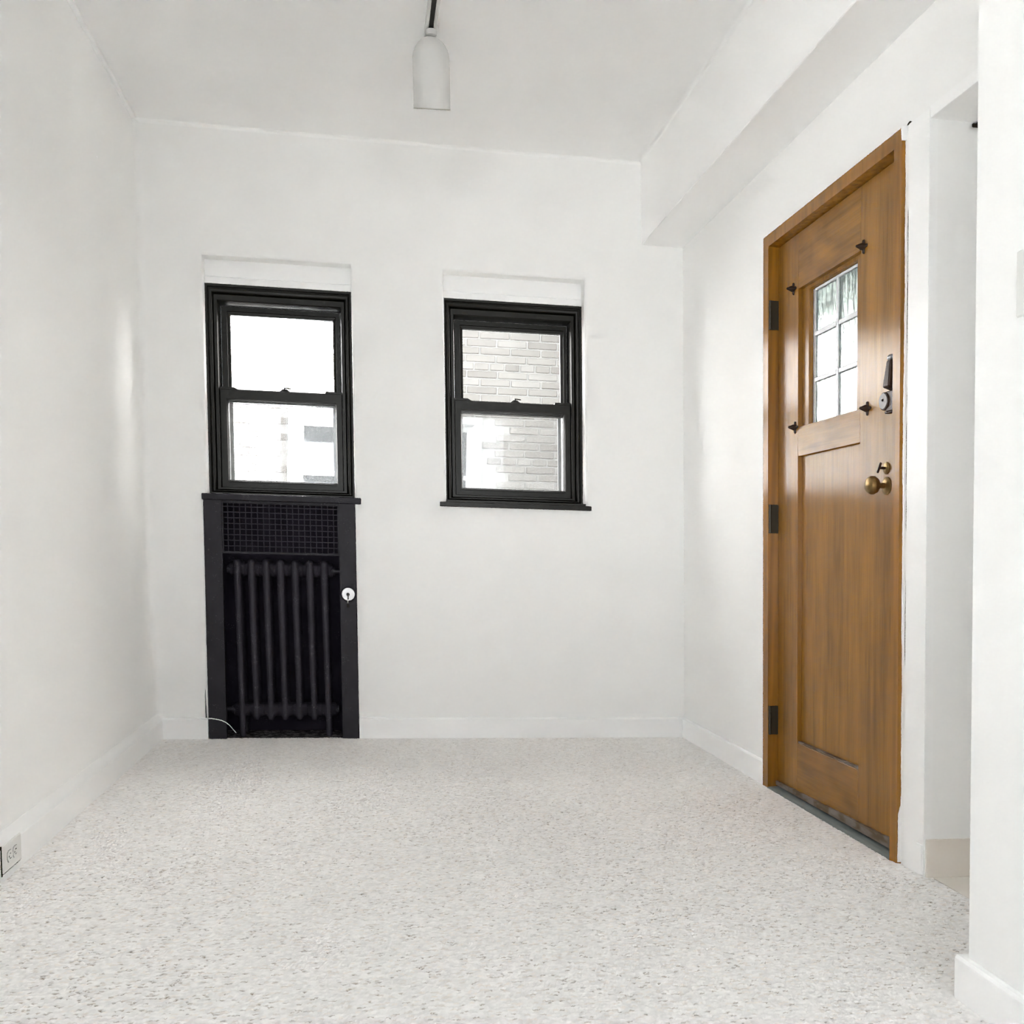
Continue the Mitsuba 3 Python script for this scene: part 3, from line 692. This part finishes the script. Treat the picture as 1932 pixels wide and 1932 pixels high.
def rain_pane(y0, y1, z0, z1, seed):
    ny, nz = 40, 48
    Y, Z = np.meshgrid(np.linspace(y0, y1, ny), np.linspace(z0, z1, nz))
    w = meshkit.noise(np.stack([Y * 70, Z * 22, Y * 0 + seed], -1), 3)
    ripple = 0.0011 * np.sin(Y * 170 + 5 * w) + 0.0009 * (meshkit.fbm(np.stack([Y * 130, Z * 190, Y * 0 + seed], -1), 2, 5) - 0.5)
    e = np.minimum.reduce([(Y - y0), (y1 - Y), (Z - z0), (z1 - Z)]) / 0.006
    front = XG - 0.0005 - ripple * np.clip(e, 0, 1)
    V = np.vstack([np.stack([front, Y, Z], -1).reshape(-1, 3), np.stack([np.full_like(Y, XG + 0.004), Y, Z], -1).reshape(-1, 3)])
    N = ny * nz
    idx = np.arange(N).reshape(nz, ny)
    a, b, c_, d_ = idx[:-1, :-1].ravel(), idx[:-1, 1:].ravel(), idx[1:, 1:].ravel(), idx[1:, :-1].ravel()
    F = np.vstack([np.stack([a, c_, b], 1), np.stack([a, d_, c_], 1)])
    B = F[:, ::-1] + N
    loop = np.concatenate([idx[0, :], idx[1:, -1], idx[-1, -2::-1], idx[-2:0:-1, 0]])
    nx = np.roll(loop, -1)
    Sd = np.vstack([np.stack([loop, nx, nx + N], 1), np.stack([loop, nx + N, loop + N], 1)])
    me = trimesh.Trimesh(V, np.vstack([F, B, Sd]), process=False)
    trimesh.repair.fix_normals(me)
    if me.volume < 0: me.invert()
    return me


for i in range(2):
    for j in range(3):
        y0, y1 = ys[i], ys[i + 1]; z0, z1 = zs[j], zs[j + 1]
        obj("pane", rain_pane(y0 + 0.002, y1 - 0.002, z0 + 0.002, z1 - 0.002, 3 * i + j), "m_pane_glass", gf, smooth=30)
labels[gf] = {"label": "six leaded panes of rain glass"}
# four pyramid studs at the corners of the glazing
def stud(y, z):
    s_ = 0.021
    pts = []
    lobe = []
    for q in range(4):
        a = math.pi / 2 * q
        lobe.append(hull([((XD, y, z), 0.006), ((XD - 0.001, y + 0.017 * math.cos(a), z + 0.017 * math.sin(a)), 0.0050)], 10))
    lobe.append(hull([((XD, y + 0.010, z), 0.004), ((XD, y - 0.010, z), 0.004), ((XD, y, z + 0.010), 0.004), ((XD, y, z - 0.010), 0.004), ((XD - 0.024, y, z), 0.0045)], 10))
    return manifold3d.Manifold.batch_boolean(lobe, manifold3d.OpType.Add)
for y, z in ((-1.1700, 1.8516), (-1.6720, 1.8466), (-1.1860, 1.3513), (-1.7000, 1.3439)):
    obj("stud", stud(y, z), "m_bronze_dark", D, smooth=25)
# hinges
for z0, z1 in ((1.734, 1.842), (0.971, 1.079), (0.202, 0.312)):
    hg = obj("hinge", [bx(XFR + 0.003, XD + 0.006, IY1 - 0.0035, IY1, z0, z1)], "m_hinge", D)
    n = 5
    for q in range(n):
        a, b = z0 + (z1 - z0) * q / n + 0.0006, z0 + (z1 - z0) * (q + 1) / n - 0.0006
        obj("knuckle", trimesh.creation.cylinder(0.0055, segment=[(XFR + 0.007, IY1 - 0.004, a), (XFR + 0.007, IY1 - 0.004, b)], sections=16), "m_hinge", hg, smooth=40)
# weather strip along the foot of the leaf
zz = np.linspace(L0, L1, 50)
topz = 0.030 + 0.012 * np.interp(zz, [L0, -1.6, -1.3, L1], [0.9, 0.5, -0.1, -0.6]) + np.random.default_rng(2).normal(0, 0.0008, 50)
obj("kick_strip", poly_prism("right", Polygon([(L0, 0.0095), (L1, 0.0075)] + list(zip(zz[::-1], topz[::-1]))).buffer(0), XD - 0.008, XD + 0.01), "m_worn_wood", D)
labels[D + "__kick_strip"] = {"label": "worn grey wooden strip along the foot"}
obj("threshold", poly_x([(2.444, -0.02), (2.446, -0.002), (2.462, 0.001), (2.520, 0.003), (2.60, 0.003), (2.60, -0.02)], IY0, IY1), "m_threshold", D)
labels[D + "__threshold"] = {"label": "grey metal threshold"}
# knob, thumb turn, night latch
kn = obj("knob", lathe([(0.0, 0.0), (0.0085, 0.0), (0.0080, 0.016), (0.013, 0.022), (0.0225, 0.028), (0.0275, 0.037), (0.0275, 0.044), (0.0235, 0.053), (0.0140, 0.058), (0.0, 0.0595)], (XD - 0.006, -1.815, 1.0975), (-1, 0, 0), 40), "m_old_brass", D, smooth=35)
obj("rosette", lathe([(0.0, 0.0), (0.027, 0.0), (0.0265, 0.003), (0.019, 0.007), (0.013, 0.009), (0.0, 0.009)], (XD, -1.815, 1.0975), (-1, 0, 0), 40), "m_old_brass", kn, smooth=35)
labels[kn] = {"label": "aged brass knob"}
tt = obj("thumb_turn", [trimesh.util.concatenate([lathe([(0, 0), (0.004, 0), (0.004, 0.022), (0, 0.022)], (XD, -1.814, 1.150), (-1, 0, 0), 12)]), bx(XD - 0.028, XD - 0.0215, -1.8165, -1.8115, 1.1335, 1.1665, 0.0015).apply_transform(trimesh.transformations.rotation_matrix(0.35, (0, 1, 0), (XD - 0.024, -1.814, 1.150)))], "m_bronze_dark", D)
obj("rosette", lathe([(0.0, 0.0), (0.0185, 0.0), (0.018, 0.003), (0.012, 0.006), (0.0, 0.007)], (XD, -1.814, 1.150), (-1, 0, 0), 32), "m_old_brass", tt, smooth=35)
labels[tt] = {"label": "small thumb turn on a round brass rosette"}
nl = obj("night_latch", hull([((XD - 0.004, -1.8800, 1.462), 0.007), ((XD - 0.004, -1.8615, 1.462), 0.007), ((XD - 0.006, -1.8850, 1.378), 0.007), ((XD - 0.006, -1.8530, 1.378), 0.007), ((XD - 0.026, -1.8790, 1.452), 0.006), ((XD - 0.026, -1.8660, 1.452), 0.006), ((XD - 0.034, -1.8830, 1.384), 0.006), ((XD - 0.034, -1.8600, 1.384), 0.006)], 14), "m_bronze_dark", D, smooth=40)
obj("rim", [bx(XD - 0.003, XD, -1.8960, -1.8480, 1.3655, 1.4760, 0.001)], "m_chrome", nl)
obj("cap", hull([((XD - 0.020, -1.8780, 1.466), 0.009), ((XD - 0.020, -1.8640, 1.466), 0.009)], 14), "m_chrome", nl, smooth=40)
labels[nl] = {"label": "dark night latch in a chrome rim"}
lc = obj("lock_cylinder", lathe([(0.0, 0.0), (0.027, 0.0), (0.0275, 0.004), (0.0265, 0.022), (0.0245, 0.0235), (0.0, 0.0235)], (XD, -1.8330, 1.3445), (-1, 0, 0), 40), "m_bronze_dark", D, smooth=30)
obj("face", lathe([(0.0, 0.0), (0.0235, 0.0), (0.0225, 0.002), (0.010, 0.0015), (0.0, 0.003)], (XD - 0.0235, -1.8330, 1.3445), (-1, 0, 0), 40), "m_lock_face", lc, smooth=30)
obj("keyway", lathe([(0, 0), (0.0042, 0), (0.004, 0.001), (0, 0.001)], (XD - 0.0262, -1.8330, 1.3475), (-1, 0, 0), 16), "m_dark", lc)
obj("bracket", [bx(XD - 0.020, XD, -1.879, -1.838, 1.3120, 1.3720, 0.003), bx(XD - 0.016, XD, -1.866, -1.826, 1.3085, 1.3160, 0.002)], "m_bronze_dark", lc)
for q in range(4):
    obj("nail_hole", lathe([(0, 0), (0.0018, 0), (0.0018, 0.0004), (0, 0.0004)], (XD, -1.868 + 0.004 * (q % 2), 1.483 + 0.0075 * q), (-1, 0, 0), 10), "m_worn_wood", D)
struct(D, "varnished brown wooden front door with leaded glass in its frame")

# landing behind the door (seen through the rain glass)
lx = 3.75
struct(obj("wall_landing", [bx(lx, lx + 0.1, -2.0, 0.34, -0.2, 3.0), bx(XR + 0.14, lx, -1.98, -1.93, -0.2, 3.0), bx(XR + 0.12, lx, -2.0, 0.34, -0.3, -0.02), bx(XR + 0.12, lx, 0.3, 0.4, -0.2, 1.5), bx(XR + 0.12, lx, 0.3, 0.4, 2.0, 3.0), bx(XR + 0.12, XR + 0.75, 0.3, 0.4, 1.5, 2.0)], "m_teal"), "grey green landing behind the front door")

# ------------------------------------------------------------------ outside
# unseen upper storey and outer walls, sized to shade the lower wall opposite
struct(obj("wall_outside", [bx(-9, 9, REAR - 0.2, 0.255, 3.02, 4.9), bx(5.4, 9, REAR - 0.2, -1.5, -3.5, 3.02), bx(-9, -3.0, REAR - 0.2, -0.4, -3.5, 3.02), bx(-9, -0.42, -0.4, 0.25, -3.5, 3.02), bx(3.9, 9, -1.5, 0.25, -3.5, 3.02)], "m_outside", plumb=False), "unseen outer walls of the house, sized to shade the wall opposite")
struct(obj("wall_added_blocker", bx(10, 17, -42, -8, -3.5, 14), "m_outside", plumb=False), "added unseen block that shades the yard")  # unseen block, added to keep sun off the yard and rear glass
nb = "neighbor_building"
NY = 2.6
nwx0, nwx1, nwz1, nwz0 = 0.345, 1.700, 1.857, 0.55
wallf = sbox(-9, -3.5, 9, 6.2).difference(sbox(nwx0, nwz0, nwx1, nwz1))
obj("wall", poly_prism("back", wallf, NY, NY + 0.3), "m_mortar", nb, plumb=False)
obj("shade_block", bx(2.5, 5.5, 2.065, NY + 0.1, -3.5, 6.2), "m_brick_1", nb, plumb=False)  # unseen block added to shade the right part of this wall
bw, bh, bd = 0.216, 0.0475, 0.012
unit = mikit.ply(bx(-bw / 2, bw / 2, 0, bd + 0.004, -bh / 2, bh / 2, 0.004))
half = mikit.ply(bx(-bw / 4 + 0.003, bw / 4 - 0.003, 0, bd + 0.004, -bh / 2, bh / 2, 0.004))
px, pz = 0.228, 0.0575
count, rest = 0, []
rb = random.Random(3)
for r in range(16, 62):
    z = r * pz + 0.01
    header = r % 6 == 3
    step = px / 2 if header else px
    x = -1.6 + (0.0 if r % 2 else px / 2) + rb.uniform(-0.02, 0.02)
    while x < 2.45:
        w = (bw / 2 - 0.006) if header else bw
        hit = nwx0 - w / 2 - 0.004 < x < nwx1 + w / 2 + 0.004 and nwz0 - 0.03 < z < nwz1 + 0.03
        if not hit:
            vis = (-0.25 < x < 0.95 or 1.45 < x < 2.5) and 1.28 < z < 2.62
            if vis and count < 298:
                key = numbered_brick = f"{nb}__brick" if count == 0 else f"{nb}__brick_{count:03d}"
                scene[key] = {**(half if header else unit), "bsdf": {"type": "ref", "id": f"m_brick_{rb.randrange(5)}"},
                              "to_world": T().translate([x, NY - bd + rb.uniform(-0.002, 0.002), z]).rotate([0, 1, 0], rb.uniform(-0.4, 0.4))}
                count += 1
            else:
                rest.append(bx(x - w / 2, x + w / 2, NY - bd, NY + 0.004, z - bh / 2, z + bh / 2))
        x += step
obj("brickwork", rest, "m_brick_1", nb, plumb=False)
labels[nb + "__brickwork"] = {"kind": "stuff"}
nw = obj("window_frame", [rings("back", inset((nwx0, nwx1, nwz0, nwz1), [(-0.02, NY + 0.12), (-0.02, NY - 0.035), (0.036, NY - 0.035), (0.042, NY - 0.02), (0.047, NY + 0.02), (0.085, NY + 0.03), (0.085, NY + 0.12)])),
                          bx(nwx0 + 0.07, nwx1 - 0.07, NY + 0.03, NY + 0.10, 1.415, 1.450, 0.003)], "m_far_trim", nb, plumb=False)
obj("pane", trimesh.creation.box(bounds=[[nwx0 + 0.07, NY + 0.06, nwz0 + 0.07], [nwx1 - 0.07, NY + 0.07, nwz1 - 0.07]]), "m_far_pane", nw, plumb=False)
obj("sill", bx(nwx0 - 0.06, nwx1 + 0.06, NY - 0.06, NY + 0.1, nwz0 - 0.06, nwz0 - 0.01, 0.005), "m_far_trim", nb, plumb=False)
tag(nb, "pale brick building with a white framed window seen through the two windows", "building")
struct(obj("ground", bx(-40, 40, -40, 40, -3.7, -3.5), "m_ground", plumb=False), "ground outside below the windows")
